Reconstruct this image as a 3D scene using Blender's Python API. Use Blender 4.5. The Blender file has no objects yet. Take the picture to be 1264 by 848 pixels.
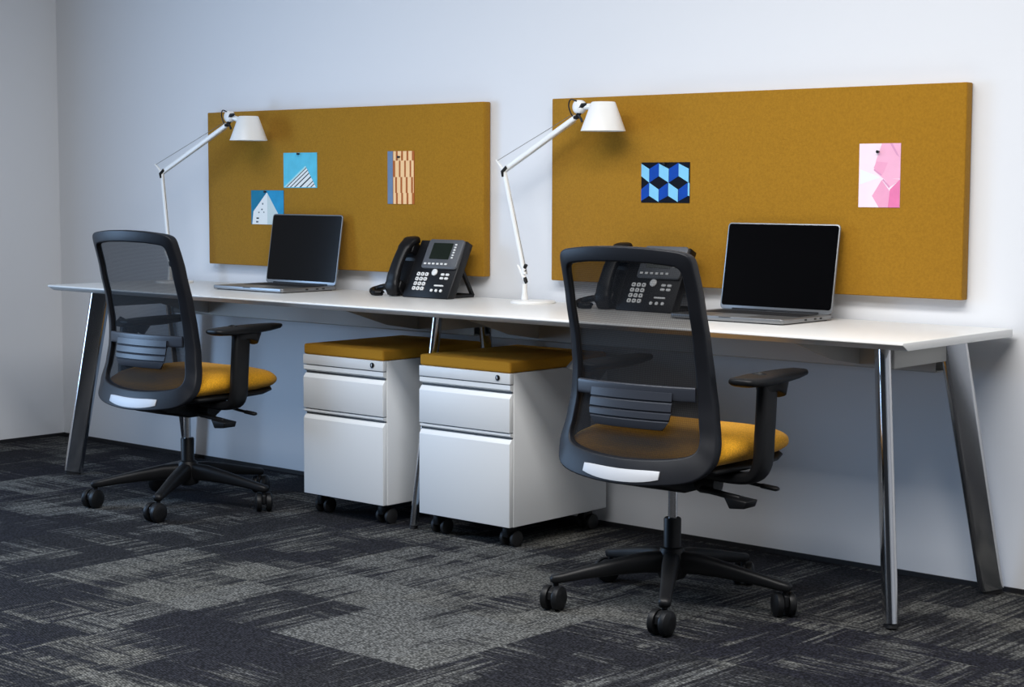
import bpy, bmesh, math, random
from mathutils import Vector, Matrix
C = bpy.context.scene.collection
PI = math.pi
random.seed(4)

# ------------------------------------------------------------------ helpers
def srgb(r, g, b):
    f = lambda c: (c/255/12.92) if c/255 <= .04045 else ((c/255+.055)/1.055)**2.4
    return (f(r), f(g), f(b), 1)

MATS = {}
def mat(name, col, rough=.5, metal=0., bump=0., bscale=200., var=0., vscale=60., spec=.5, coat=0., sheen=0.):
    if name in MATS: return MATS[name]
    m = bpy.data.materials.new(name); m.use_nodes = True
    nt = m.node_tree; b = nt.nodes['Principled BSDF']
    b.inputs['Base Color'].default_value = col
    b.inputs['Roughness'].default_value = rough
    b.inputs['Metallic'].default_value = metal
    b.inputs['Specular IOR Level'].default_value = spec
    b.inputs['Coat Weight'].default_value = coat
    b.inputs['Sheen Weight'].default_value = sheen
    tc = nt.nodes.new('ShaderNodeTexCoord')
    if var:
        n = nt.nodes.new('ShaderNodeTexNoise'); n.inputs['Scale'].default_value = vscale; n.inputs['Detail'].default_value = 4
        nt.links.new(tc.outputs['Object'], n.inputs['Vector'])
        mr = nt.nodes.new('ShaderNodeMapRange'); mr.inputs[1].default_value = .3; mr.inputs[2].default_value = .7
        mr.inputs[3].default_value = 1-var; mr.inputs[4].default_value = 1+var
        nt.links.new(n.outputs[0], mr.inputs[0])
        mx = nt.nodes.new('ShaderNodeVectorMath'); mx.operation = 'SCALE'
        mx.inputs[0].default_value = col[:3]; nt.links.new(mr.outputs[0], mx.inputs['Scale'])
        nt.links.new(mx.outputs[0], b.inputs['Base Color'])
    if bump:
        n2 = nt.nodes.new('ShaderNodeTexNoise'); n2.inputs['Scale'].default_value = bscale; n2.inputs['Detail'].default_value = 3
        nt.links.new(tc.outputs['Object'], n2.inputs['Vector'])
        bp = nt.nodes.new('ShaderNodeBump'); bp.inputs['Strength'].default_value = bump; bp.inputs['Distance'].default_value = .002
        nt.links.new(n2.outputs[0], bp.inputs['Height']); nt.links.new(bp.outputs[0], b.inputs['Normal'])
    MATS[name] = m
    return m

def obj(name, bm, mats, parent=None, smooth=False, bevel=0, sub=0, seg=2, angle=40):
    bmesh.ops.recalc_face_normals(bm, faces=bm.faces[:])
    me = bpy.data.meshes.new(name); bm.to_mesh(me); bm.free()
    for m in (mats if isinstance(mats, (list, tuple)) else [mats]): me.materials.append(m)
    o = bpy.data.objects.new(name, me); C.objects.link(o)
    if parent: o.parent = parent
    if smooth:
        for p in me.polygons: p.use_smooth = True
        if angle < 180: me.set_sharp_from_angle(angle=math.radians(angle))
    if bevel:
        md = o.modifiers.new('bevel', 'BEVEL'); md.width = bevel; md.segments = seg; md.limit_method = 'ANGLE'; md.angle_limit = math.radians(35)
        md.harden_normals = False
        for p in me.polygons: p.use_smooth = True
    if sub:
        md = o.modifiers.new('sub', 'SUBSURF'); md.levels = sub; md.render_levels = sub
    return o

def tag(o, label, cat, group=None):
    o['label'] = label; o['category'] = cat
    if group: o['group'] = group
    return o
def struct(o): o['kind'] = 'structure'; return o
def thing(name, label, cat, loc=(0, 0, 0), rz=0, group=None):
    o = bpy.data.objects.new(name, None); C.objects.link(o)
    o.empty_display_size = .1
    o.location = loc; o.rotation_euler = (0, 0, rz)
    return tag(o, label, cat, group)
def copy_tree(o, parent=None):
    c = o.copy(); C.objects.link(c)
    if parent: c.parent = parent
    for ch in list(o.children): copy_tree(ch, c)
    return c

def box(bm, x0, x1, y0, y1, z0, z1, M=None, mi=0):
    v = [bm.verts.new((x, y, z)) for x in (x0, x1) for y in (y0, y1) for z in (z0, z1)]
    for q in ((0,1,3,2),(4,6,7,5),(0,4,5,1),(2,3,7,6),(0,2,6,4),(1,5,7,3)):
        f = bm.faces.new([v[i] for i in q]); f.material_index = mi
    if M is not None: bmesh.ops.transform(bm, matrix=M, verts=v)
    return v
def prism(bm, pts, axis, a, b, mi=0):
    """extrude a 2-D polygon along an axis; pts are the two other coordinates in xyz order"""
    def P(p, t):
        if axis == 'x': return (t, p[0], p[1])
        if axis == 'y': return (p[0], t, p[1])
        return (p[0], p[1], t)
    A = [bm.verts.new(P(p, a)) for p in pts]; B = [bm.verts.new(P(p, b)) for p in pts]
    n = len(pts)
    fs = [bm.faces.new(A), bm.faces.new(B[::-1])] + [bm.faces.new([A[i], A[(i+1) % n], B[(i+1) % n], B[i]]) for i in range(n)]
    for f in fs: f.material_index = mi
    return A+B
def rrect(x0, x1, z0, z1, r, n=5):
    out = []
    for cx, cz, a0 in ((x1-r, z1-r, 0), (x0+r, z1-r, 90), (x0+r, z0+r, 180), (x1-r, z0+r, 270)):
        for k in range(n+1):
            a = math.radians(a0+90*k/n); out.append((cx+r*math.cos(a), cz+r*math.sin(a)))
    return out
def lathe(bm, prof, n=32, M=None, closed=False, mi=0):
    """prof: list of (r,z) revolved about z"""
    rings = []; vs = []
    for r, z in prof:
        if r < 1e-6: ring = [bm.verts.new((0, 0, z))]
        else: ring = [bm.verts.new((r*math.cos(2*PI*k/n), r*math.sin(2*PI*k/n), z)) for k in range(n)]
        rings.append(ring); vs += ring
    pairs = list(zip(rings, rings[1:])) + ([(rings[-1], rings[0])] if closed else [])
    for A, B in pairs:
        if len(A) == 1 and len(B) == 1: continue
        for k in range(n):
            k2 = (k+1) % n
            if len(A) == 1: f = bm.faces.new([A[0], B[k], B[k2]])
            elif len(B) == 1: f = bm.faces.new([A[k], B[0], A[k2]])
            else: f = bm.faces.new([A[k], B[k], B[k2], A[k2]])
            f.material_index = mi
    if M is not None: bmesh.ops.transform(bm, matrix=M, verts=vs)
    return vs
def sweep(bm, path, ra, rb, ref=(0, 0, 1), n=16, pw=2., cap=True, mi=0, stadium=False):
    """superelliptic tube; ra along ref-projected axis, rb across"""
    path = [Vector(p) for p in path]; N = len(path)
    ra = ra if isinstance(ra, (list, tuple)) else [ra]*N
    rb = rb if isinstance(rb, (list, tuple)) else [rb]*N
    ref = Vector(ref); rings = []
    for i, p in enumerate(path):
        t = (path[min(i+1, N-1)]-path[max(i-1, 0)]).normalized()
        a = (ref-t*ref.dot(t)).normalized(); b = t.cross(a)
        ring = []
        for k in range(n):
            th = 2*PI*(k+.5)/n; c, s = math.cos(th), math.sin(th)
            e = 2/pw
            if stadium:
                q = rb[i]; ring.append(bm.verts.new(p+a*(math.copysign(ra[i]-q, c)+q*c)+b*q*s)); continue
            ring.append(bm.verts.new(p+a*ra[i]*math.copysign(abs(c)**e, c)+b*rb[i]*math.copysign(abs(s)**e, s)))
        rings.append(ring)
    for A, B in zip(rings, rings[1:]):
        for k in range(n): bm.faces.new([A[k], A[(k+1) % n], B[(k+1) % n], B[k]]).material_index = mi
    if cap:
        bm.faces.new(rings[0][::-1]).material_index = mi; bm.faces.new(rings[-1]).material_index = mi
def smooth_path(pts, k=6):
    pts = [Vector(p) for p in pts]; out = []
    for i in range(len(pts)-1):
        p0 = pts[max(i-1, 0)]; p1 = pts[i]; p2 = pts[i+1]; p3 = pts[min(i+2, len(pts)-1)]
        for j in range(k):
            t = j/k
            out.append(.5*((2*p1)+(p2-p0)*t+(2*p0-5*p1+4*p2-p3)*t*t+(3*p1-p0-3*p2+p3)*t**3))
    out.append(pts[-1]); return out
def interp(tab, z):
    if z <= tab[0][0]: return tab[0][1]
    for (a, b), (c, d) in zip(tab, tab[1:]):
        if z <= c:
            t = (z-a)/(c-a); t = t*t*(3-2*t)*.35+t*.65
            return b+(d-b)*t
    return tab[-1][1]

# ------------------------------------------------------------------ materials
wallm = mat('painted_wall', (.76, .775, .80, 1), .85, bump=.08, bscale=350)
white = mat('white_laminate', (.80, .80, .78, 1), .32, bump=.02, bscale=500)
whitem = mat('white_powder_coat', (.74, .76, .77, 1), .42, bump=.03, bscale=900)
traym = mat('grey_white_steel', (.50, .49, .46, 1), .5)
chrome = mat('polished_steel', (.56, .565, .58, 1), .16, 1.)
black = mat('black_plastic', (.007, .0074, .0085, 1), .45, bump=.05, bscale=900, spec=.28)
blackr = mat('black_rubber', (.01, .01, .011, 1), .6)
charcoal = mat('charcoal_plastic', (.0095, .0108, .0145, 1), .42, bump=.05, bscale=900, spec=.26)
gloss = mat('gloss_black', (.008, .008, .009, 1), .18)
silver = mat('silver_plate', (.52, .54, .57, 1), .55, .2)
alu = mat('brushed_aluminium', (.27, .275, .28, 1), .38, .8)
lampw = mat('white_enamel', (.86, .86, .84, 1), .3)
wirem = mat('steel_wire', (.35, .35, .34, 1), .35, .8)
felt = mat('mustard_felt', (.345, .170, .014, 1), .95, bump=.5, bscale=420, var=.10, vscale=160, spec=.1, sheen=.1)
cushm = mat('ochre_cushion_fabric', (.52, .255, .024, 1), .9, bump=.4, bscale=700, var=.06, vscale=300, spec=.15)

def fabric_seat():
    m = mat('mustard_seat_fabric', (.84, .40, .018, 1), .85, spec=.2, sheen=.1)
    nt = m.node_tree; b = nt.nodes['Principled BSDF']; tc = nt.nodes.new('ShaderNodeTexCoord')
    v = nt.nodes.new('ShaderNodeTexVoronoi'); v.inputs['Scale'].default_value = 240
    nt.links.new(tc.outputs['Object'], v.inputs['Vector'])
    mr = nt.nodes.new('ShaderNodeMapRange'); mr.inputs[2].default_value = .6; mr.inputs[3].default_value = 1.12; mr.inputs[4].default_value = .72
    nt.links.new(v.outputs['Distance'], mr.inputs[0])
    mx = nt.nodes.new('ShaderNodeVectorMath'); mx.operation = 'SCALE'; mx.inputs[0].default_value = (.84, .40, .018)
    nt.links.new(mr.outputs[0], mx.inputs['Scale']); nt.links.new(mx.outputs[0], b.inputs['Base Color'])
    bp = nt.nodes.new('ShaderNodeBump'); bp.inputs['Strength'].default_value = .5; bp.inputs['Distance'].default_value = .001; bp.invert = True
    nt.links.new(v.outputs['Distance'], bp.inputs['Height']); nt.links.new(bp.outputs[0], b.inputs['Normal'])
    return m
seatm = fabric_seat()

def mesh_fabric():
    m = bpy.data.materials.new('open_mesh_fabric'); m.use_nodes = True; nt = m.node_tree
    b = nt.nodes['Principled BSDF']; b.inputs['Specular IOR Level'].default_value = .12; b.inputs['Base Color'].default_value = (.010, .0105, .012, 1); b.inputs['Roughness'].default_value = .7
    tr = nt.nodes.new('ShaderNodeBsdfTransparent'); mx = nt.nodes.new('ShaderNodeMixShader')
    tc = nt.nodes.new('ShaderNodeTexCoord'); w = nt.nodes.new('ShaderNodeTexWave'); w.inputs['Scale'].default_value = 90; w.bands_direction = 'X'
    w2 = nt.nodes.new('ShaderNodeTexWave'); w2.inputs['Scale'].default_value = 90; w2.bands_direction = 'Z'
    ad = nt.nodes.new('ShaderNodeMath'); ad.operation = 'MULTIPLY'
    nt.links.new(tc.outputs['Object'], w.inputs['Vector']); nt.links.new(tc.outputs['Object'], w2.inputs['Vector'])
    nt.links.new(w.outputs['Fac'], ad.inputs[0]); nt.links.new(w2.outputs['Fac'], ad.inputs[1])
    mr = nt.nodes.new('ShaderNodeMapRange'); mr.inputs[3].default_value = .83; mr.inputs[4].default_value = .57
    nt.links.new(ad.outputs[0], mr.inputs[0]); nt.links.new(mr.outputs[0], mx.inputs[0])
    nt.links.new(tr.outputs[0], mx.inputs[1]); nt.links.new(b.outputs[0], mx.inputs[2])
    nt.links.new(mx.outputs[0], nt.nodes['Material Output'].inputs['Surface'])
    return m
meshm = mesh_fabric()

# ------------------------------------------------------------------ carpet tiles
def carpet():
    m = bpy.data.materials.new('woven_carpet_tiles'); m.use_nodes = True; nt = m.node_tree; N = nt.nodes; L = nt.links
    b = N['Principled BSDF']; b.inputs['Roughness'].default_value = .95; b.inputs['Specular IOR Level'].default_value = .12
    tc = N.new('ShaderNodeTexCoord')
    at = N.new('ShaderNodeAttribute'); at.attribute_name = 'tone'; at.attribute_type = 'GEOMETRY'
    sep = N.new('ShaderNodeSeparateColor'); L.new(at.outputs['Color'], sep.inputs[0])
    def math_(op, a, b_=None, c=None, cl=False):
        n = N.new('ShaderNodeMath'); n.operation = op; n.use_clamp = cl
        for i, v in enumerate((a, b_, c)):
            if v is None: continue
            if isinstance(v, (int, float)): n.inputs[i].default_value = v
            else: L.new(v, n.inputs[i])
        return n.outputs[0]
    def noise(scale, detail=3, w=None):
        mp = N.new('ShaderNodeMapping'); mp.inputs['Scale'].default_value = scale
        L.new(tc.outputs['Object'], mp.inputs['Vector'])
        n = N.new('ShaderNodeTexNoise'); n.inputs['Scale'].default_value = 1; n.inputs['Detail'].default_value = detail
        L.new(mp.outputs[0], n.inputs['Vector']); return n.outputs[0]
    def cells(sx, sy, off=0):
        mp = N.new('ShaderNodeMapping'); mp.inputs['Scale'].default_value = (sx, sy, 1); mp.inputs['Location'].default_value = (off, off*.7, 0)
        L.new(tc.outputs['Object'], mp.inputs['Vector'])
        f = N.new('ShaderNodeVectorMath'); f.operation = 'FLOOR'; L.new(mp.outputs[0], f.inputs[0])
        w = N.new('ShaderNodeTexWhiteNoise'); w.noise_dimensions = '2D'; L.new(f.outputs[0], w.inputs['Vector']); return w.outputs['Value']
    def mixf(a, b_, f):
        n = N.new('ShaderNodeMix'); n.data_type = 'FLOAT'
        for s, v in ((n.inputs[0], f), (n.inputs[2], a), (n.inputs[3], b_)):
            if isinstance(v, (int, float)): s.default_value = v
            else: L.new(v, s)
        return n.outputs[0]
    st_y = mixf(noise((85, 3.6, 1)), noise((34, 1.6, 1), 2), .35); st_x = mixf(noise((3.6, 85, 1)), noise((1.6, 34, 1), 2), .35)
    dirsel = sep.outputs[1]
    streak = mixf(st_y, st_x, dirsel)
    # second set of crossing streaks, in patches
    c2 = math_('GREATER_THAN', cells(4.3, 5.6, .37), .70)
    streak = mixf(streak, mixf(st_x, st_y, dirsel), c2)
    blob = noise((6, 3.0, 1), 2); cl = mixf(cells(6.1, 3.1, .13), cells(2.9, 8.7, .41), .5)
    v = math_('ADD', math_('MULTIPLY', streak, 2.0), math_('MULTIPLY', blob, .7))
    v = math_('ADD', v, math_('MULTIPLY', math_('SUBTRACT', cl, .5), .78))
    v = math_('ADD', v, math_('MULTIPLY', sep.outputs[0], .72))
    mr = N.new('ShaderNodeMapRange'); mr.inputs[1].default_value = 1.44; mr.inputs[2].default_value = 1.78
    L.new(v, mr.inputs[0])
    # weave loops
    vo = N.new('ShaderNodeTexVoronoi'); vo.inputs['Scale'].default_value = 1; vo.feature = 'F1'
    mp = N.new('ShaderNodeMapping'); mp.inputs['Scale'].default_value = (105, 165, 1); mp.inputs['Rotation'].default_value = (0, 0, .5)
    L.new(tc.outputs['Object'], mp.inputs['Vector']); L.new(mp.outputs[0], vo.inputs['Vector']); vo.inputs['Randomness'].default_value = .5
    wv = N.new('ShaderNodeMapRange'); wv.inputs[1].default_value = .15; wv.inputs[2].default_value = .6; wv.inputs[3].default_value = 1.45; wv.inputs[4].default_value = .25
    L.new(vo.outputs['Distance'], wv.inputs[0])
    dark = N.new('ShaderNodeMix'); dark.data_type = 'RGBA'; L.new(cells(1.7, 2.1, .5), dark.inputs[0])
    dark.inputs[6].default_value = (.018, .0185, .027, 1); dark.inputs[7].default_value = (.026, .027, .030, 1)
    mixc = N.new('ShaderNodeMix'); mixc.data_type = 'RGBA'; L.new(mr.outputs[0], mixc.inputs[0]); L.new(dark.outputs[2], mixc.inputs[6])
    lt = N.new('ShaderNodeMix'); lt.data_type = 'RGBA'; L.new(cells(2.3, 1.3, .77), lt.inputs[0])
    lt.inputs[6].default_value = (.145, .151, .152, 1); lt.inputs[7].default_value = (.145, .144, .131, 1); L.new(lt.outputs[2], mixc.inputs[7])
    sc = N.new('ShaderNodeVectorMath'); sc.operation = 'SCALE'; L.new(mixc.outputs[2], sc.inputs[0]); L.new(wv.outputs[0], sc.inputs['Scale'])
    L.new(sc.outputs[0], b.inputs['Base Color'])
    bp = N.new('ShaderNodeBump'); bp.inputs['Strength'].default_value = .6; bp.inputs['Distance'].default_value = .002; bp.invert = True
    L.new(vo.outputs['Distance'], bp.inputs['Height']); L.new(bp.outputs[0], b.inputs['Normal'])
    return m

TONES = {(-4,-3):(.52,0),(-3,-3):(.40,0),(-2,-3):(.56,0),(-1,-3):(.02,0),(-5,-3):(-.15,0),(-6,-3):(.05,0),
         (-4,-4):(-.15,1),(-3,-4):(-.18,0),(-2,-4):(-.12,1),(-1,-4):(.1,1),(-5,-4):(-.1,1),(0,-3):(.15,0),(1,-3):(.3,0),
         (-7,-2):(.25,0),(-6,-2):(.30,0),(-5,-2):(.05,0),(-4,-2):(.02,0),(-3,-2):(.45,0),(-2,-2):(.40,0),(-1,-2):(.14,1),(0,-2):(.06,1),(1,-2):(.3,0),
         (-9,-1):(.05,0),(-8,-1):(.12,0),(-7,-1):(.12,0),(-6,-1):(.0,0),(-5,-1):(.1,0),(-4,-1):(.15,1),(-3,-1):(.22,0),(-2,-1):(.2,0),(-1,-1):(.2,0),(0,-1):(.38,0),(1,-1):(.38,0)}
def build_floor():
    bm = bmesh.new(); data = []
    T = .5; ox, oy = -.165, -.15
    rnd = random.Random(7)
    xs = [ox+T*i*.994 for i in range(-12, 9)]; ys = [oy+T*j for j in range(-13, 2)]
    V = {}
    for i in range(-12, 9):
        for j in range(-13, 2): V[i, j] = bm.verts.new((ox+.497*i, oy+T*j, 0))
    for i in range(-12, 8):
        for j in range(-13, 1):
            bm.faces.new([V[i, j], V[i+1, j], V[i+1, j+1], V[i, j+1]])
            data.append(TONES.get((i, j), (rnd.random()*.35, rnd.randint(0, 1)) if j < -1 else (.08, 0)))
    o = struct(obj('floor', bm, carpet()))
    a = o.data.attributes.new('tone', 'FLOAT_COLOR', 'CORNER')
    for p in o.data.polygons:
        t, d = data[p.index]
        for li in p.loop_indices: a.data[li].color = (t, d, 0, 1)
    # slab thickness
    md = o.modifiers.new('solid', 'SOLIDIFY'); md.thickness = .02; md.offset = -1
build_floor()

# ------------------------------------------------------------------ room
XW = -4.499
def wall(name, b): bm = bmesh.new(); box(bm, *b); return struct(obj(name, bm, wallm))
wall('wall_back', (XW-.12, 3.4, 0, .12, 0, 2.75))
wall('wall_left', (XW-.12, XW, -6.5, 0, 0, 2.75))
wall('wall_right', (3.4, 3.52, -6.5, .12, 0, 2.75))
shadowm = mat('wall_foot_shadow', (.012, .012, .014, 1), .5)  # thin black strips paint in the shadow line where walls meet carpet
bm = bmesh.new(); box(bm, XW, 3.4, -.006, 0, 0, .014); struct(obj('shadow_strip_back', bm, shadowm))
bm = bmesh.new(); box(bm, XW, XW+.006, -6.5, -.006, 0, .014); struct(obj('shadow_strip_left', bm, shadowm))

# ------------------------------------------------------------------ bench desk
desk = thing('bench_desk', 'long white shared bench desk on splayed polished steel legs against the wall', 'desk', (-1.83, -.322, 0))
DX, DY = -1.83, -.322
def dobj(name, bm, m, parent=desk, **k):
    bmesh.ops.translate(bm, vec=(-DX, -DY, 0), verts=bm.verts[:])
    return obj(name, bm, m, parent, **k)
bm = bmesh.new()
prism(bm, [(-.024, .73), (-.624, .73), (-.6275, .7275), (-.6275, .7235), (-.600, .7085), (-.024, .7085)], 'x', -3.66, 0)
dobj('tabletop', bm, white, bevel=.0012)
def leg(top, foot, ax, wa=.039, wb=.0165, w2=.9):
    bm = bmesh.new(); T = Vector(top); F = Vector(foot)
    sweep(bm, [T.lerp(F, t) for t in (0, .5, 1)], [wa, wa*(1+w2)/2, wa*w2], wb, ref=ax, n=36, stadium=True)
    o = dobj('leg', bm, chrome, smooth=True, angle=55)
    b2 = bmesh.new(); d = (F-T).normalized()
    sweep(b2, [F-d*.004, F+d*.012], wa*w2*.86, wb*.8, ref=ax, n=20, pw=4)
    b2.transform(Matrix.Translation((-DX, -DY, 0)))
    obj('foot_glide', b2, blackr, o)
leg((-.140, -.48, .708), (-.047, -.572, .012), (.66, -.75, 0))
leg((-.110, -.155, .708), (-.030, -.048, .012), (.7, .7, 0))
leg((-3.495, -.50, .708), (-3.572, -.588, .012), (-.7, -.7, 0))
leg((-3.53, -.155, .708), (-3.553, -.048, .012), (-.7, .7, 0))
leg((-1.795, -.405, .708), (-1.845, -.468, .012), (.35, -.93, 0), .022, .013, .8)
leg((-1.825, -.155, .708), (-1.845, -.06, .012), (.2, .93, 0), .022, .013, .8)
bm = bmesh.new()
prism(bm, [(-.155, .7085), (-.155, .612), (-.151, .608), (-.10, .608), (-.10, .7085), (-.104, .7085), (-.104, .612), (-.151, .612), (-.151, .7085)], 'x', -3.50, -1.87)
prism(bm, [(-.155, .7085), (-.155, .612), (-.151, .608), (-.10, .608), (-.10, .7085), (-.104, .7085), (-.104, .612), (-.151, .612), (-.151, .7085)], 'x', -1.79, -.16)
dobj('cable_beam', bm, traym)
for x in (-3.28, -2.137, -1.585, -.397):
    bm = bmesh.new()
    prism(bm, [(-.50, .7085), (-.50, .700), (-.30, .640), (-.155, .617), (-.155, .7085)], 'x', x-.003, x+.003)
    box(bm, x-.03, x+.03, -.52, -.155, .7045, .7085)
    o = dobj('support_bracket', bm, traym)
    for yy in (-.47, -.40):
        b2 = bmesh.new(); lathe(b2, [(0, .697), (.006, .697), (.006, .7045), (0, .7045)], 10, Matrix.Translation((x-.018, yy, 0)))
        b2.transform(Matrix.Translation((-DX, -DY, 0)))
        obj('bolt', b2, wirem, o)
for x, a, b in ((-.135, -.46, -.17), (-3.53, -.48, -.17), (-1.82, -.39, -.17)):
    bm = bmesh.new(); box(bm, x-.02, x+.02, a, b, .645, .7085); dobj('end_crossbar', bm, traym, bevel=.003)

# ------------------------------------------------------------------ pin boards
def board(x0, x1, label):
    bm = bmesh.new(); w = (x1-x0)/2
    box(bm, -w, w, -.035, 0, -.2985, .2985)
    o = obj('pin_board', bm, felt, bevel=.003); o.location = ((x0+x1)/2, -.003, 1.1005)
    tag(o, label, 'pin board', 'mustard pin boards on the wall'); return o
board(-3.4164, -1.9329, 'mustard felt pin board on the wall with three postcards, behind the left laptop')
board(-1.6282, -.1467, 'mustard felt pin board on the wall with two cards, behind the right laptop')

# cards (u right, v up, 0..1)
def card(name, x0, x1, z0, z1, cols, polys, label, pin, cat='card', base=0, plabel=''):
    w, h = x1-x0, z1-z0; cx, cz = (x0+x1)/2, (z0+z1)/2
    bm = bmesh.new(); box(bm, -w/2, w/2, -.0015, 0, -h/2, h/2, mi=base)
    for k, (mi, pts) in enumerate(polys):
        y = -.0016-.00012*k/ max(1, len(polys)) - .0001
        f = bm.faces.new([bm.verts.new(((u-.5)*w, y, (v-.5)*h)) for u, v in pts]); f.material_index = mi
    me = bpy.data.meshes.new(name)
    bm.to_mesh(me); bm.free()
    for c in cols: me.materials.append(c)
    o = bpy.data.objects.new(name, me); C.objects.link(o); o.location = (cx, -.0383, cz)
    tag(o, label, cat)
    bm = bmesh.new()
    lathe(bm, [(0, 0), (.0035, 0), (.003, .004), (.0045, .009), (0, .011)], 12, Matrix.Rotation(PI/2, 4, 'X'))
    p = obj('push_pin', bm, black, smooth=True, angle=50)
    p.location = (x0+pin[0]*w, -.0398, z0+pin[1]*h)
    tag(p, plabel, 'push pin', 'push pins holding the cards')
def pm(name, r, g, b, var=0.): return mat(name, srgb(r, g, b), .6, var=var, vscale=25, spec=.12)
sky1 = pm('print_sky_blue', 95, 196, 222, .08); wht = pm('print_white', 235, 238, 236); drk = pm('print_dark', 22, 42, 48)
pale = pm('print_pale_aqua', 170, 225, 232)
# triangle of slanted stripes
def flank(v): return .66+(.97-.66)*(.63-v)/.61
def run(u0):
    for i in range(600):
        t = i/600; u = u0+.66*t; v = .02+.61*t
        if u >= flank(v): return (u, v)
    return (u, v)
polys = [(1, [(.0, .02), (.97, .02), (.66, .63)]), (3, [(.0, .02), (.06, .02), run(.06), (.66, .63)])]
for a, wd in ((.075, .032), (.19, .034), (.315, .040), (.475, .050), (.68, .034), (.80, .034)):
    polys.append((2, [(a, .02), (a+wd, .02), run(a+wd), run(a)]))
card('postcard', -2.962, -2.774, 1.104, 1.236, [sky1, wht, drk, pale], polys,
     'light blue postcard with a white striped triangle, upper card on the left board', (.47, .965), 'postcard',
     plabel='black push pin at the top of the light blue striped card')
teal = pm('print_teal', 35, 122, 155, .1); teal2 = pm('print_cyan_blue', 48, 150, 195, .08); gw = pm('print_shaded_white', 205, 218, 216); gg = pm('print_grey_marks', 110, 118, 125)
card('postcard', -3.153, -2.963, .963, 1.094, [teal, teal2, wht, gw, gg, drk],
     [(1, [(.45, 0), (1, 0), (1, 1), (.45, 1)]),
      (2, [(.03, .0), (.50, .0), (.50, .93), (.48, .93), (.07, .38)]),
      (3, [(.50, .0), (.82, .0), (.83, .32), (.50, .93)]),
      (5, [(.16, .16), (.24, .16), (.24, .20), (.16, .20)]), (4, [(.15, .05), (.22, .05), (.22, .10), (.15, .10)]),
      (4, [(.34, .58), (.38, .58), (.38, .63), (.34, .63)]), (4, [(.31, .42), (.36, .42), (.36, .46), (.31, .46)]),
      (4, [(.22, .33), (.26, .33), (.26, .37), (.22, .37)]), (4, [(.38, .34), (.41, .34), (.41, .38), (.38, .38)])],
     'teal blue postcard showing a white pointed building, lower left card on the left board', (.46, .96), 'postcard',
     plabel='black push pin at the top of the teal card with the white building')
ora = pm('print_rust', 176, 98, 45); pea = pm('print_peach', 250, 205, 150); blu = pm('print_slate_blue', 112, 133, 160, .05)
polys = [(2, [(0, 0), (.20, 0), (.20, 1), (0, 1)])]
for r, (v0, v1, off) in enumerate(((.82, 1, 0), (.51, .82, .07), (.21, .51, -.03), (0, .21, 0))):
    for k in range(-1, 5):
        a = .22+.2*k+.165+off; b = a+.13
        if r == 1: a, b = .22+.2*k+off, .22+.2*k+off+.14
        a = max(a, .22); b = min(b, .98)
        if b > a+.01: polys.append((1, [(a, v0), (b, v0), (b, v1), (a, v1)]))
    if r in (0, 3): polys.append((1, [(.22, v0), (.28, v0), (.28, v1), (.22, v1)]))
card('postcard', -2.398, -2.264, 1.048, 1.236, [ora, pea, blu], polys,
     'narrow card of peach and rust checks with a blue edge strip', (.45, .89), 'postcard',
     plabel='push pin on the narrow peach and rust card')
nb = pm('print_black_blue', 8, 12, 24); rb = pm('print_royal_blue', 18, 70, 165, .1); lb = pm('print_light_blue', 130, 200, 235, .04)
def sh(pts): return [(min(max(u, 0), 1), min(max(v, 0), 1)) for u, v in pts]
P = []
for x in (-.04, .365, .775):
    P.append((2, [(x, .97), (x+.205, .84), (x+.205, .50), (x, .66)]))
for x in (.17, .575): P.append((1, [(x, .84), (x+.20, .99), (x+.20, .66), (x, .50)]))
for x in (.165, .565): P.append((2, [(x, .50), (x+.20, .33), (x+.20, .02), (x, .17)]))
for x in (-.02, .37, .775): P.append((1, [(x, .33), (x+.19, .50), (x+.19, .17), (x, .04)]))
P.append((2, [(.965, .50), (1, .49), (1, .17), (.965, .18)]))
card('art_card', -1.256, -1.069, 1.062, 1.188, [nb, rb, lb], [(m, sh(p)) for m, p in P],
     'blue and black card with a tumbling cube pattern on the right board', (.5, .965), 'card',
     plabel='black push pin at the top of the blue cube pattern card')
p1 = pm('print_blush', 245, 225, 235, .02); p2 = pm('print_pink', 240, 178, 205, .03); p3 = pm('print_rose', 236, 165, 196, .03); p4 = pm('print_hot_pink', 230, 125, 172, .05); p5 = pm('print_mauve', 220, 155, 190)
card('art_card', -.475, -.343, 1.055, 1.236, [p1, p2, p3, p4, p5, wht],
     [(1, [(.55, 1), (1, 1), (1, .45), (.60, .45), (.36, .58), (.42, .75)]), (2, [(.36, .62), (.42, .72), (.70, .70), (.62, .57), (.56, .50)]),
      (2, [(.56, .43), (.33, .18), (.50, .0), (.74, .0), (.76, .25)]), (1, [(.60, .46), (.98, .44), (.98, .42), (.76, .32)]),
      (3, [(.76, .28), (1, .44), (1, 0), (.72, 0)]), (4, [(.74, 1), (.80, 1), (.98, .78), (.90, .82)]),
      (4, [(.36, .585), (.54, .495), (.56, .515), (.38, .60)]), (4, [(.57, .43), (.74, .30), (.76, .33), (.60, .445)]),
      (5, [(.03, .36), (.50, .46), (.50, .48), (.03, .60)])],
     'tall pink card with faceted pink shapes at the right of the right board', (.47, .87), 'card',
     plabel='dark push pin on the tall pink card')

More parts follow.
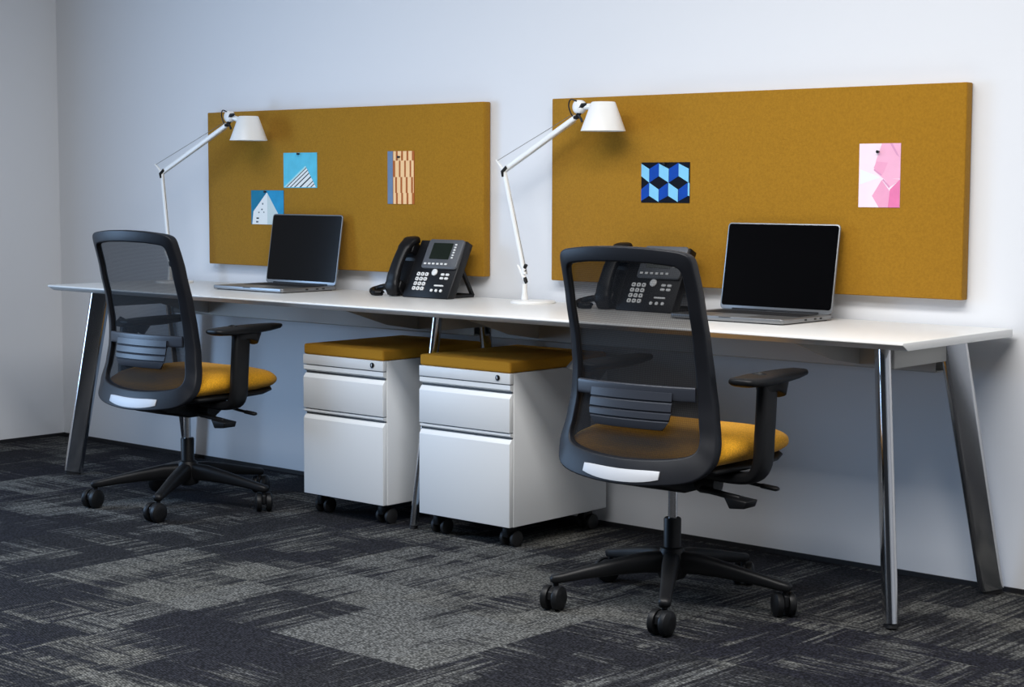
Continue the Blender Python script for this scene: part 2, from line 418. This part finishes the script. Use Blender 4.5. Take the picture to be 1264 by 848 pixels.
# ------------------------------------------------------------------ mobile pedestals
dark_gap = mat('shadow_gap_paint', (.10, .105, .11, 1), .6)
def pedestal(label):
    W, D = .387, .475
    t = thing('mobile_pedestal', label, 'filing cabinet', (0, 0, 0), 0, 'mobile pedestals under the desk')
    w = W/2; y0 = -D/2
    bm = bmesh.new(); box(bm, -w, w, y0+.018, D/2, .068, .544); obj('body', bm, whitem, t, bevel=.002)
    bm = bmesh.new(); box(bm, -w+.004, w-.004, y0+.012, y0+.0185, .072, .540); obj('recess', bm, dark_gap, t)
    # fixed top rail with lock
    bm = bmesh.new(); box(bm, -w, w-.001, y0, y0+.02, .511, .544); r = obj('top_rail', bm, whitem, t, bevel=.0012)
    bm = bmesh.new(); lathe(bm, [(0, 0), (.0085, 0), (.0085, .003), (.006, .0045), (0, .0045)], 20, Matrix.Translation((w-.05, y0, .529)) @ Matrix.Rotation(PI/2, 4, 'X'))
    k = obj('lock', bm, gloss, r, smooth=True); k['label'] = 'round black lock'
    bm = bmesh.new(); box(bm, w-.0515, w-.0485, y0-.0050, y0-.0044, .525, .533); obj('keyhole', bm, silver, k)
    bm = bmesh.new(); prism(bm, [(y0+.002, .508), (y0+.002, .494), (y0+.012, .488), (y0+.016, .488), (y0+.016, .508)], 'x', -w, w-.002); obj('pull_strip', bm, whitem, t)
    def drawer(z0, z1):
        bm = bmesh.new()
        prism(bm, [(y0, z0), (y0+.0185, z0), (y0+.0185, z1), (y0+.011, z1), (y0, z1-.014)], 'x', -w, w-.002)
        d = obj('drawer', bm, whitem, t, bevel=.0012)
    drawer(.362, .481)
    bm = bmesh.new(); prism(bm, [(y0+.003, .359), (y0+.003, .352), (y0+.012, .347), (y0+.016, .347), (y0+.016, .359)], 'x', -w, w-.002); obj('pull_strip', bm, whitem, t)
    drawer(.069, .341)
    # cushion
    bm = bmesh.new(); box(bm, -w+.001, w-.001, y0+.001, D/2-.002, .545, .580)
    c = obj('seat_cushion', bm, cushm, t, bevel=.007, seg=3); c['label'] = 'ochre cushion top'
    for sx in (-1, 1):
        for sy in (-1, 1):
            cx, cy = sx*(w-.045), sy*(D/2-.05)
            bm = bmesh.new(); box(bm, cx-.02, cx+.02, cy-.02, cy+.02, .060, .068); box(bm, cx-.012, cx+.012, cy-.022, cy+.022, .030, .062)
            cs = obj('caster', bm, black, t, bevel=.004)
            for sgn in (-1, 1):
                bm = bmesh.new(); lathe(bm, [(0, -.008), (.021, -.008), (.0255, -.005), (.0255, .005), (.021, .008), (0, .008)], 24,
                                        Matrix.Translation((cx+sgn*.021, cy+.008, .0255)) @ Matrix.Rotation(PI/2, 4, 'Y'))
                obj('wheel', bm, blackr, cs, smooth=True)
    return t
ped = pedestal('white two-drawer pedestal with ochre cushion, left of the middle desk leg')
ped.location = (-2.1285, -.280, 0)
p2_ = copy_tree(ped); p2_.location = (-1.578, -.280, 0)
p2_['label'] = 'white two-drawer pedestal with ochre cushion, between the middle desk leg and right chair'

# ------------------------------------------------------------------ office chair
YP = [(.34, -.262), (.38, -.247), (.43, -.222), (.50, -.200), (.57, -.190), (.64, -.192), (.72, -.205), (.82, -.230), (.97, -.272)]
def by(x, z): return interp(YP, z)+.030*(x/.2)**2
OUT = [(0, .963), (.08, .961), (.15, .955), (.185, .949), (.202, .935), (.206, .90), (.209, .84), (.211, .77), (.213, .70), (.217, .63), (.226, .56), (.236, .50), (.244, .455), (.240, .420), (.222, .392), (.19, .376), (.14, .367), (.07, .361), (0, .359)]
INN = [(0, .924), (.08, .922), (.135, .917), (.160, .912), (.170, .900), (.173, .875), (.175, .83), (.176, .77), (.176, .70), (.178, .63), (.183, .56), (.190, .51), (.196, .475), (.192, .455), (.178, .443), (.15, .435), (.11, .429), (.06, .425), (0, .423)]
def dens(a):
    out = []
    p = [Vector((x, z, 0)) for x, z in a]
    q = smooth_path(p, 3); return [(v.x, v.y) for v in q]
INN = [(x+.006*min(1, x/.13), z) for x, z in INN]
OUT, INN = dens(OUT), dens(INN)
def office_chair(label):
    t = thing('office_chair', label, 'office chair', (0, 0, 0), 0, 'mesh back office chairs at the desk')
    # back frame
    bm = bmesh.new()
    loopO = OUT+[(-x, z) for x, z in OUT[::-1][1:-1]]; loopI = INN+[(-x, z) for x, z in INN[::-1][1:-1]]
    n = len(loopO); R = []
    for lp, dy in ((loopO, -.004), (loopI, -.010), (loopI, .014), (loopO, .026)):
        R.append([bm.verts.new((x, by(x, z)+dy, z)) for x, z in lp])
    for a in range(4):
        A, B = R[a], R[(a+1) % 4]
        for k in range(n): bm.faces.new([A[k], A[(k+1) % n], B[(k+1) % n], B[k]])
    fr = obj('back_frame', bm, charcoal, t, bevel=.005, seg=3)
    # silver label plate
    bm = bmesh.new(); vs = []
    for k in range(13):
        x = -.118+.236*k/12; e = .004*(abs(x)/.118)**4
        top = .4035-.000*x; zc = .0
        zb = .3665+.009*(x/.118)**2; zt = .398+.006*(x/.118)**2
        zb += e; zt -= e
        row = [bm.verts.new((x, by(x, z)-dy, z)) for z, dy in ((zb, .0062), (zt, .0085), (zt, -.001), (zb, -.001))]
        vs.append(row)
    for A, B in zip(vs, vs[1:]):
        for k in range(4): bm.faces.new([A[k], A[(k+1) % 4], B[(k+1) % 4], B[k]])
    bm.faces.new(vs[0]); bm.faces.new(vs[-1][::-1])
    pl = obj('trim_plate', bm, silver, fr, bevel=.001); pl['label'] = 'silver trim plate'
    # mesh
    bm = bmesh.new(); rows = []
    for x, z in INN:
        w = x+.004
        rows.append([bm.verts.new((w*s/8, by(w*s/8, z)+.004, z)) for s in range(-8, 9)])
    for A, B in zip(rows, rows[1:]):
        for k in range(16):
            try: bm.faces.new([A[k], A[k+1], B[k+1], B[k]])
            except Exception: pass
    bmesh.ops.remove_doubles(bm, verts=bm.verts[:], dist=.0002)
    o = obj('mesh_back', bm, meshm, t, smooth=True, angle=180); o['label'] = 'see-through dark mesh'
    # lumbar support: crossbar + ribbed pad
    bm = bmesh.new()
    path = [(x, by(x, .592)-.006, .592) for x in [-.182+.0364*k for k in range(11)]]
    sweep(bm, path, .019, .006, n=16, pw=5); slate = mat('slate_plastic', (.026, .030, .040, 1), .36, spec=.45); o = obj('lumbar_bar', bm, slate, t, smooth=True)
    bm = bmesh.new()
    def padrow(z, w, dy): return [bm.verts.new((w*s/6, by(w*s/6, z)-dy, z)) for s in range(-6, 7)]
    prof = [(.596, .124, .0), (.594, .126, .016), (.574, .127, .020), (.5705, .127, .0165), (.567, .127, .020), (.548, .127, .021), (.5445, .127, .0165), (.541, .127, .021),
            (.527, .124, .021), (.5235, .123, .0165), (.520, .122, .020), (.507, .112, .017), (.500, .102, .014), (.497, .098, .0)]
    rows = [padrow(*p) for p in prof]
    for A, B in zip(rows, rows[1:]):
        for k in range(12): bm.faces.new([A[k], A[k+1], B[k+1], B[k]])
    for s in (0, -1):
        try: bm.faces.new([r[s] for r in rows])
        except Exception: pass
    bm.faces.new(rows[0]+rows[-1][::-1])
    obj('lumbar_pad', bm, slate, o, smooth=True, angle=25)
    # seat
    def loft(secs, n=40, pw=3.2):
        bm = bmesh.new(); rings = []
        for y, hw, zb, zt in secs:
            zc, hz = (zb+zt)/2, (zt-zb)/2
            ring = []
            for k in range(n):
                th = 2*PI*k/n; c, s = math.cos(th), math.sin(th)
                x = hw*math.copysign(abs(c)**(2/pw), c); z = zc+hz*math.copysign(abs(s)**(2/2.4), s)
                if s > 0: z -= .010*(1-(x/hw)**2) if hz > .02 else 0
                ring.append(bm.verts.new((x, y, z)))
            rings.append(ring)
        for A, B in zip(rings, rings[1:]):
            for k in range(n): bm.faces.new([A[k], A[(k+1) % n], B[(k+1) % n], B[k]])
        bm.faces.new(rings[0][::-1]); bm.faces.new(rings[-1]); return bm
    S = [(-.186, .150, .412, .428), (-.183, .188, .404, .440), (-.172, .215, .398, .454), (-.150, .230, .395, .468), (-.11, .240, .393, .484), (-.05, .245, .392, .494), (.05, .248, .392, .494), (.12, .245, .393, .494),
         (.17, .240, .396, .490), (.205, .230, .400, .482), (.230, .210, .407, .468), (.243, .180, .417, .455), (.248, .14, .426, .445)]
    obj('seat_cushion', loft(S), seatm, t, smooth=True, angle=180)
    S2 = [(-.165, .16, .385, .408), (-.14, .222, .378, .412), (0, .236, .378, .412), (.15, .232, .384, .414), (.20, .215, .392, .416), (.225, .18, .402, .420)]
    obj('seat_pan', loft(S2, pw=4), black, t, smooth=True, angle=60)
    # mechanism
    bm = bmesh.new()
    prism(bm, [(-.24, .395), (-.24, .368), (-.16, .340), (-.06, .318), (.07, .318), (.11, .345), (.11, .395)], 'x', -.085, .085)
    mech = obj('tilt_mechanism', bm, black, t, bevel=.008)
    bm = bmesh.new(); lathe(bm, [(0, -.03), (.024, -.03), (.028, -.02), (.028, .02), (.024, .03), (0, .03)], 20, Matrix.Translation((.125, -.02, .345)) @ Matrix.Rotation(PI/2, 4, 'Y'))
    obj('tension_knob', bm, black, mech, smooth=True)
    bm = bmesh.new()
    sweep(bm, smooth_path([(.10, .045, .362), (.16, .05, .352), (.20, .05, .346), (.24, .05, .342)]), .005, .005, n=10)
    sweep(bm, [(.238, .05, .342), (.245, .05, .3415), (.285, .052, .338), (.292, .052, .338)], [.005, .0065, .0065, .004], [.006, .012, .012, .006], n=12)
    obj('lever', bm, black, mech, smooth=True)
    bm = bmesh.new()
    sweep(bm, [(.12, -.05, .334), (.20, -.045, .324), (.235, -.04, .319)], .007, .010, n=10, pw=4)
    prism(bm, [(.205, .325), (.275, .319), (.268, .300), (.222, .296)], 'y', -.075, -.02)
    obj('lever', bm, black, mech, bevel=.003)
    # arms
    for s in (-1, 1):
        path = smooth_path([(s*.12, -.02, .372), (s*.20, -.02, .368), (s*.262, -.022, .376), (s*.288, -.024, .41), (s*.292, -.022, .48), (s*.292, -.016, .56), (s*.290, -.010, .622)], 4)
        bm = bmesh.new()
        m = len(path); ra = [.034]*m; rb = [.013 + .004*min(1, i/m*2) for i in range(m)]
        sweep(bm, path, ra, rb, ref=(0, 1, 0), n=20, pw=3.5)
        arm = obj('arm_post', bm, black, t, smooth=True, angle=60)
        bm = bmesh.new()
        sweep(bm, [(s*.290, -.008, .596), (s*.290, -.008, .606), (s*.288, .0, .612), (s*.287, .0, .617)], [.036, .042, .062, .075], [.018, .022, .028, .034], ref=(0, 1, 0), n=20, pw=3)
        obj('arm_collar', bm, black, arm, smooth=True, angle=60)
        # pad
        bm = bmesh.new()
        padS = [(-.150, .018, .634, .642), (-.146, .031, .628, .645), (-.130, .040, .623, .648), (-.06, .043, .620, .651), (.02, .042, .621, .652), (.09, .038, .626, .652), (.140, .031, .632, .651), (.156, .020, .637, .649), (.160, .010, .641, .647)]
        rings = []
        for y, hw, zb, zt in padS:
            zb -= .008; zt -= .008
            zc, hz = (zb+zt)/2, (zt-zb)/2; ring = []
            for k in range(20):
                th = 2*PI*k/20; c, q = math.cos(th), math.sin(th)
                ring.append(bm.verts.new((s*.284+(.028 if s < 0 else 0)+hw*math.copysign(abs(c)**.65, c), y+(.012 if s > 0 else .085), zc+hz*math.copysign(abs(q)**.7, q))))
            rings.append(ring)
        for A, B in zip(rings, rings[1:]):
            for k in range(20): bm.faces.new([A[k], A[(k+1) % 20], B[(k+1) % 20], B[k]])
        bm.faces.new(rings[0][::-1]); bm.faces.new(rings[-1])
        obj('armrest', bm, black, t, smooth=True, angle=60)
    # gas lift
    bm = bmesh.new(); lathe(bm, [(0, .20), (.0125, .20), (.0125, .325), (0, .325)], 24); g = obj('gas_lift', bm, chrome, t, smooth=True)
    bm = bmesh.new(); lathe(bm, [(0, .07), (.022, .07), (.0235, .232), (.021, .236), (.0125, .236), (0, .2361)], 24); obj('lift_sleeve', bm, black, g, smooth=True)
    # five-star base
    bm = bmesh.new(); lathe(bm, [(0, .075), (.035, .075), (.042, .09), (.040, .135), (.030, .155), (.022, .158), (0, .1581)], 30)
    base = obj('base_hub', bm, black, t, smooth=True)
    for k in range(5):
        a = math.radians(BASEA+72*k); c, s = math.cos(a), math.sin(a)
        bm = bmesh.new()
        sweep(bm, [(r*c, r*s, z) for r, z in ((.02, .118), (.08, .117), (.16, .107), (.24, .094), (.30, .083), (.322, .080), (.330, .079))]
              , [.030, .027, .021, .016, .013, .012, .006], [.024, .023, .020, .017, .016, .016, .009], n=16, pw=3)
        obj('base_leg', bm, black, t, smooth=True, angle=60)
        # caster trails around its swivel
        cx, cy = .315*c, .315*s; ca = a+CAST[k]; tx, ty = math.cos(ca), math.sin(ca)
        M = Matrix.Translation((cx, cy, 0)) @ Matrix.Rotation(ca, 4, 'Z')
        bm = bmesh.new(); lathe(bm, [(0, .052), (.0075, .052), (.0075, .085), (0, .085)], 12, M)
        prism(bm, [(-.012, .058), (-.013, .030), (.016, .022), (.040, .032), (.036, .052), (.020, .062), (.0, .064)], 'y', -.006, .006)
        pv = [v for v in bm.verts][-14:]
        bmesh.ops.transform(bm, matrix=M, verts=pv)
        cs = obj('caster', bm, black, t, bevel=.002)
        for sg in (-1, 1):
            bm = bmesh.new(); lathe(bm, [(0, -.012), (.012, -.0125), (.024, -.011), (.0320, -.006), (.0330, .005), (.031, .0095), (0, .0095)], 28,
                                    M @ Matrix.Translation((.014, sg*.0175, .033)) @ Matrix.Rotation(PI/2*sg, 4, 'X'))
            obj('wheel', bm, black, cs, smooth=True, angle=50)
    return t
BASEA = -131; CAST = [.9, -.5, 2.2, .6, 1.3]
chair = office_chair('black mesh-back office chair with mustard seat at the right, phone showing through its back')
chair.location = (-.605, -.745, 0); chair.rotation_euler.z = math.radians(2)
ch2 = copy_tree(chair); ch2.location = (-2.732, -.692, 0); ch2.rotation_euler.z = math.radians(3)
ch2['label'] = 'black mesh-back office chair with mustard seat at the left end of the desk'

# ------------------------------------------------------------------ laptops
scrm = mat('dark_screen', (.0022, .0022, .0026, 1), .12, spec=.15)
def laptop(label):
    t = thing('laptop', label, 'laptop', (0, 0, 0), 0, 'open laptops on the desk')
    W, D = .388, .265; w = W/2; d = D/2
    bm = bmesh.new(); prism(bm, rrect(-w, w, -d, d, .012), 'z', .003, .016); base = obj('base', bm, alu, t, bevel=.0015)
    bm = bmesh.new(); prism(bm, rrect(-w+.01, w-.01, -d+.01, d-.01, .01), 'z', 0, .0035); obj('bottom_cover', bm, blackr, t)
    bm = bmesh.new(); box(bm, -w+.028, w-.028, -.005, d-.028, .0158, .0163)
    kb = obj('keyboard', bm, gloss, base)
    bm = bmesh.new()
    for r in range(6):
        kw = (W-.064)/14
        for k in range(14):
            x = -w+.032+kw*k; y = d-.034-.0185*r
            if r == 5 and 4 <= k <= 8:
                if k > 4: continue
                box(bm, x+.001, x+kw*5-.001, y-.0165, y, .0163, .0172); continue
            box(bm, x+.001, x+kw-.001, y-.0165, y, .0163, .0172)
    o = obj('keys', bm, blackr, kb)
    bm = bmesh.new(); box(bm, -.055, .055, -d+.015, -.02, .0158, .0163); obj('trackpad', bm, mat('trackpad_grey', (.25, .255, .26, 1), .3, .3), base)
    for y in (.03, .06, -.02): bm = bmesh.new(); box(bm, w-.001, w+.0004, y, y+.012, .007, .012); obj('port', bm, blackr, base)
    bm = bmesh.new(); box(bm, -.02, .02, -d-.0003, -d+.001, .0125, .015); obj('lid_notch', bm, blackr, base)
    # lid, hinged at the back, tilted back
    M = Matrix.Translation((0, d-.008, .0165)) @ Matrix.Rotation(math.radians(-9), 4, 'X')
    bm = bmesh.new(); v = prism(bm, rrect(-w, w, .0, .262, .012), 'y', 0, .006); bm.transform(M); lid = obj('lid', bm, alu, t, bevel=.001)
    bm = bmesh.new(); prism(bm, rrect(-w+.004, w-.004, .012, .258, .009), 'y', -.0006, .0004); bm.transform(M); s = obj('screen', bm, scrm, lid); s['label'] = 'black screen'
    bm = bmesh.new(); lathe(bm, [(0, -.15), (.006, -.15), (.006, .15), (0, .15)], 16, Matrix.Translation((0, d-.004, .0165)) @ Matrix.Rotation(PI/2, 4, 'Y')); obj('hinge', bm, black, lid)
    return t
lap = laptop('open silver laptop with black screen on the desk, right of the right chair back')
lap.location = (-.711, -.229, .73)
lap2 = copy_tree(lap); lap2.location = (-2.796, -.234, .73)
lap2['label'] = 'open silver laptop with black screen between the left chair and a black phone'

# ------------------------------------------------------------------ desk phones
keym = mat('white_key', (.80, .80, .78, 1), .4)
platem = mat('grey_phone_bezel', (.085, .09, .10, 1), .4)
lcdm = mat('phone_display', (.012, .017, .012, 1), .2)
phoneb = mat('phone_black', (.005, .005, .006, 1), .4, spec=.3)
def phone(label):
    t = thing('desk_phone', label, 'telephone', (0, 0, 0), 0, 'black desk phones')
    # face plane: origin at front bottom, v along the slope
    ang = math.atan2(.195, .10)
    # local: x = u, y' = v up slope, z' = out of face
    F = Matrix.Rotation(ang, 4, 'X')
    def fbox(u0, u1, v0, v1, h0, h1, bm): box(bm, u0, u1, v0, v1, h0, h1, F)
    def fprism(pts, h0, h1, bm, mi=0):
        v = prism(bm, pts, 'z', h0, h1, mi); bmesh.ops.transform(bm, matrix=F, verts=v)
    bm = bmesh.new()
    prism(bm, [(0, 0), (.0995, .195), (.1298, .1795), (.0383, 0)], 'x', .095, .313)
    fprism(rrect(.0, .100, .018, .205, .012), -.036, -.016, bm)
    body = obj('body', bm, phoneb, t, bevel=.004)
    bm = bmesh.new(); fprism(rrect(.146, .309, .109, .2185, .010), -.002, .010, bm); pl = obj('display_bezel', bm, platem, t, bevel=.002)
    bm = bmesh.new(); fprism(rrect(.172, .264, .143, .204, .003), .0095, .0108, bm); obj('display', bm, lcdm, pl)
    bm = bmesh.new()
    for k in range(6): fbox(.158+.0195*k, .158+.0195*k+.010, .122, .128, .0095, .0125, bm)
    for k in range(6): fbox(.275, .283, .147+.0098*k, .147+.0098*k+.005, .0095, .0125, bm)
    obj('soft_keys', bm, keym, pl)
    for r, (v, ox) in enumerate(((.0885, 0), (.0705, 0), (.0525, 0), (.0345, 0))):
        for k in range(3):
            u = .133+.0195*k
            bm = bmesh.new(); fprism(rrect(u, u+.0145, v-.0065, v+.0065, .004, 3), -.001, .003, bm)
            kk = obj('dial_key', bm, keym, t)
            b2 = bmesh.new(); fbox(u+.005, u+.0085, v-.0025, v+.0025, .003, .0033, b2); obj('key_mark', b2, blackr, kk)
    bm = bmesh.new(); v = lathe(bm, [(0, 0), (.0125, 0), (.0125, .004), (.010, .006), (0, .0065)], 24, F @ Matrix.Translation((.212, .0975, -.001))); o = obj('navigation_button', bm, keym, t, smooth=True)
    for u, v in ((.246, .090), (.268, .090), (.246, .076), (.268, .076)):
        bm = bmesh.new(); fprism(rrect(u, u+.016, v-.004, v+.004, .003, 3), -.001, .003, bm); obj('function_key', bm, keym, t)
    bm = bmesh.new(); fprism(rrect(.232, .274, .0455, .0505, .002, 3), -.001, .003, bm); obj('volume_bar', bm, keym, t)
    for u in (.226, .248, .270):
        bm = bmesh.new(); fprism(rrect(u-.0055, u+.0055, .0245, .0345, .004, 3), -.001, .003, bm); obj('function_key', bm, keym, t)
    # handset lying along the left side, arched away from the cradle
    bm = bmesh.new()
    pts = [(.050, .012, .000), (.050, .022, .012), (.050, .045, .022), (.050, .085, .028), (.050, .13, .028), (.052, .175, .024), (.054, .205, .012), (.054, .218, -.004)]
    pts = [F @ Vector(p) for p in pts]
    nrm = F.to_3x3() @ Vector((0, 0, 1))
    sweep(bm, smooth_path(pts, 4), [.013]*4+[.016]*4+[.014]*4+[.0125]*8+[.013]*4+[.015]*5, [.026]*4+[.029]*4+[.026]*4+[.024]*8+[.028]*4+[.031]*5, ref=nrm, n=20, pw=3.2)
    hs = obj('handset', bm, phoneb, t, smooth=True, angle=60)
    bm = bmesh.new()
    for v0, v1 in ((.022, .060), (.165, .210)): fprism(rrect(.024, .080, v0, v1, .01), -.02, .012, bm)
    obj('handset_cups', bm, phoneb, hs, bevel=.004)
    # coiled cord
    bm = bmesh.new()
    pts = []
    for i in range(181):
        s = i/180; a = s*2*PI*15
        cx = .012-.045*s + .0; cy = -.012-.012*math.sin(s*PI)
        pts.append((cx+0*a, cy+.008*math.cos(a), .0105+.008*math.sin(a)))
    sweep(bm, pts, .0022, .0022, n=6)
    sweep(bm, smooth_path([(-.033, -.012, .0105), (-.050, .0, .016), (-.045, .02, .022), (-.012, .025, .03), (.018, .012, .03)], 5), .011, .011, n=12)
    obj('cord', bm, phoneb, t, smooth=True)
    # easel foot
    bm = bmesh.new()
    for x in (.285, .020):
        sweep(bm, [(x, .085, .125), (x, .155, .006)], .008, .006, ref=(1, 0, 0), n=8, pw=4)
        sweep(bm, [(x, .02, .006), (x, .155, .006)], .008, .006, ref=(1, 0, 0), n=8, pw=4)
    box(bm, .02, .285, .149, .160, .0, .012)
    box(bm, .02, .285, .080, .092, .118, .132)
    obj('easel_stand', bm, phoneb, t)
    return t
ph1 = phone('black desk phone with white keys in front of the left board, right of the laptop')
ph1.location = (-2.263, -.200, .7305)
ph2 = copy_tree(ph1); ph2.location = (-1.325, -.205, .7305)
ph2['label'] = 'black desk phone seen through the mesh back of the right chair'

# ------------------------------------------------------------------ task lamps
def lamp(label, base, stem, elbow, tip, head, shade, group='white adjustable desk lamps'):
    """all positions in world space; shade = centre of the shade's lower rim"""
    t = thing('desk_lamp', label, 'lamp', base, 0, group); B = Vector(base)
    L_ = lambda p: Vector(p)-B
    bm = bmesh.new(); lathe(bm, [(0, 0), (.074, 0), (.075, .002), (.075, .006), (.073, .008), (.03, .0095), (0, .0095)], 48)
    obj('base', bm, lampw, t, smooth=True, angle=50)
    s0 = L_(stem); e = L_(elbow); tp = L_(tip); h = L_(head); sh_ = L_(shade)
    sx, sy = s0.x, s0.y
    bm = bmesh.new(); lathe(bm, [(.012, .009), (.011, .02), (.0085, .03), (.0085, .062), (0, .062)], 20, Matrix.Translation((sx, sy, 0)))
    obj('stem', bm, lampw, t, smooth=True)
    piv = Vector((sx, sy, .085))
    bm = bmesh.new(); sweep(bm, [(sx+.001, sy, .055), (sx+.006, sy, .068), (sx, sy, .082)], .006, .007, n=10)
    sweep(bm, [piv+Vector((.002, 0, .018)), piv+Vector((.0, 0, .03)), piv+Vector((.006, 0, .040))], .006, .007, n=10)
    obj('joint', bm, black, t, smooth=True)
    bm = bmesh.new(); sweep(bm, [piv+Vector((0, 0, -.008)), piv+Vector((-.012, 0, .012)), piv+Vector((-.032, 0, .038))], [.008, .007, .003], [.007, .006, .003], n=12)
    obj('spring_bracket', bm, lampw, t, smooth=True)
    low = piv+Vector((0, 0, .008))
    bm = bmesh.new(); sweep(bm, [low, low.lerp(e, .5), e], [.0075, .0085, .0075], [.0065, .007, .0065], ref=(1, 0, 0), n=16, pw=3)
    obj('lower_arm', bm, lampw, t, smooth=True)
    bm = bmesh.new()
    sweep(bm, [low+Vector((.011, 0, .0)), e+Vector((.009, 0, -.01))], .0010, .0010, n=6)
    obj('tension_wire', bm, wirem, t)
    bm = bmesh.new(); sweep(bm, [e+Vector((0, 0, -.02)), e+Vector((-.001, -.004, -.004)), e+(h-e).normalized()*.022+Vector((-.002, -.004, 0))], .006, .010, ref=(1, 0, 0), n=12)
    obj('joint', bm, black, t, smooth=True)
    bm = bmesh.new(); sweep(bm, [e+Vector((0, 0, -.004)), e.lerp(tp, .5), tp], [.006, .005, .003], [.006, .005, .003], n=10)
    obj('spring_bracket', bm, lampw, t, smooth=True)
    d = (h-e).normalized(); hn = h-d*.020
    bm = bmesh.new(); sweep(bm, [e, e.lerp(hn, .5), hn], [.0085, .0095, .0085], [.007, .007, .007], n=16, pw=3)
    obj('upper_arm', bm, lampw, t, smooth=True)
    bm = bmesh.new(); up = Vector((0, 0, 1))
    sweep(bm, [tp+Vector((.004, 0, -.002)), h-d*.03+Vector((0, 0, .016))], .0010, .0010, n=6)
    sweep(bm, [e+Vector((.012, 0, -.006)), hn+Vector((0, 0, -.014))], .0010, .0010, n=6)
    obj('tension_wire', bm, wirem, t)
    # head knuckle
    bm = bmesh.new()
    top = Vector((sh_.x, sh_.y, sh_.z+.092))
    k1 = h-d*.024; k2 = h+Vector((.0, -.004, .004))
    sweep(bm, [k1, k1.lerp(k2, .5)+Vector((0, 0, -.006)), k2], [.008, .007, .006], [.009, .009, .008], n=10)
    sweep(bm, [h+Vector((.004, -.008, .018)), h+Vector((.016, -.010, .026)), h+Vector((.03, -.006, .030))], [.005, .008, .004], .006, n=10)
    sweep(bm, [h+Vector((.0, -.008, -.004)), h+Vector((.012, -.01, -.018)), h+Vector((.016, -.01, -.026))], .004, .004, n=10)
    obj('joint', bm, black, t, smooth=True)
    bm = bmesh.new()
    lathe(bm, [(0, -.014), (.017, -.014), (.022, -.009), (.022, .009), (.017, .014), (0, .014)], 24, Matrix.Translation(h+Vector((-.004, 0, .022))) @ Matrix.Rotation(PI/2, 4, 'X'))
    sweep(bm, [h+Vector((.0, 0, .022)), Vector((top.x-.05, top.y, top.z-.014)), Vector((top.x-.02, top.y, top.z-.012))], .010, .010, n=14)
    obj('lamp_head', bm, lampw, t, smooth=True, angle=50)
    # power loop
    bm = bmesh.new()
    sweep(bm, smooth_path([h+Vector((-.004, -.014, .040)), h+Vector((-.030, -.012, .046)), h+Vector((-.042, -.008, .028)), h+Vector((-.036, -.006, .006)), h+Vector((-.028, -.004, -.008))], 6), .0022, .0022, n=8)
    obj('cable', bm, black, t, smooth=True)
    T = Matrix.Translation(sh_)
    bm = bmesh.new(); lathe(bm, [(.0715, 0), (.0385, .089), (.035, .0915), (.012, .0915), (.012, .090), (.035, .090), (.037, .0875), (.0700, 0)], 48, T, closed=True)
    obj('lamp_shade', bm, lampw, t, smooth=True, angle=50)
    bm = bmesh.new(); lathe(bm, [(0, .020), (.015, .026), (.022, .040), (.018, .056), (.012, .066), (.012, .0905), (0, .0906)], 24, T)
    obj('bulb', bm, mat('frosted_bulb', (.8, .8, .78, 1), .4), t, smooth=True)
    return t
lamp('white articulated desk lamp standing on the desk between the two boards', (-1.632, -.125, .73), (-1.669, -.125, .73), (-1.762, -.125, 1.165), (-1.797, -.125, 1.198), (-1.437, -.125, 1.342), (-1.344, -.125, 1.286))
lamp('white articulated desk lamp at the left end, its base hidden by the left chair', (-3.445, -.19, .73), (-3.465, -.195, .73), (-3.501, -.20, 1.162), (-3.545, -.20, 1.195), (-3.14, -.15, 1.352), (-3.045, -.14, 1.282))

# ------------------------------------------------------------------ light
def area(name, loc, rot, sx, sy, power, col):
    l = bpy.data.lights.new(name, 'AREA'); l.shape = 'RECTANGLE'; l.size = sx; l.size_y = sy; l.energy = power; l.color = col
    o = bpy.data.objects.new(name, l); C.objects.link(o); o.location = loc; o.rotation_euler = rot; return o
area('window_daylight', (XW+.08, -2.55, 1.15), (0, -PI/2, 0), 1.5, 1.5, 70, (.40, .64, 1.0))
area('ceiling_panel', (.4, -1.9, 2.72), (0, 0, 0), 2.4, .6, 88, (1.0, .97, .94))
area('ceiling_panel', (-2.0, -1.9, 2.72), (0, 0, 0), 2.0, .6, 32, (.88, .93, 1.0))
area('ceiling_panel', (-.6, -3.0, 2.72), (0, 0, 0), 3.0, .8, 62, (.97, .98, 1.0))
w = bpy.data.worlds.new('world'); bpy.context.scene.world = w; w.use_nodes = True
w.node_tree.nodes['Background'].inputs[0].default_value = (.62, .72, .90, 1); w.node_tree.nodes['Background'].inputs[1].default_value = .03

# ------------------------------------------------------------------ camera
f, cx, cy, cz, yaw, pit, rol = 2150.94, 2.1017, -4.4572, 1.1087, .7234, .0894, .0032
cyw, syw = math.cos(yaw), math.sin(yaw)
fw = Vector((-syw*math.cos(pit), cyw*math.cos(pit), -math.sin(pit))); r = Vector((cyw, syw, 0)); u = r.cross(fw)
r2 = r*math.cos(rol)+u*math.sin(rol); u2 = -r*math.sin(rol)+u*math.cos(rol)
cam = bpy.data.cameras.new('camera'); co = bpy.data.objects.new('camera', cam); C.objects.link(co)
M = Matrix((r2, u2, -fw)).transposed().to_4x4(); M.translation = (cx, cy, cz); co.matrix_world = M
cam.sensor_fit = 'HORIZONTAL'; cam.sensor_width = 36; cam.lens = f/1264*36; cam.clip_start = .05
sc = bpy.context.scene; sc.camera = co
sc.view_settings.view_transform = 'Standard'; sc.view_settings.look = 'None'; sc.view_settings.gamma = 1; sc.view_settings.use_curve_mapping = False
sc.view_settings.exposure = 0.0
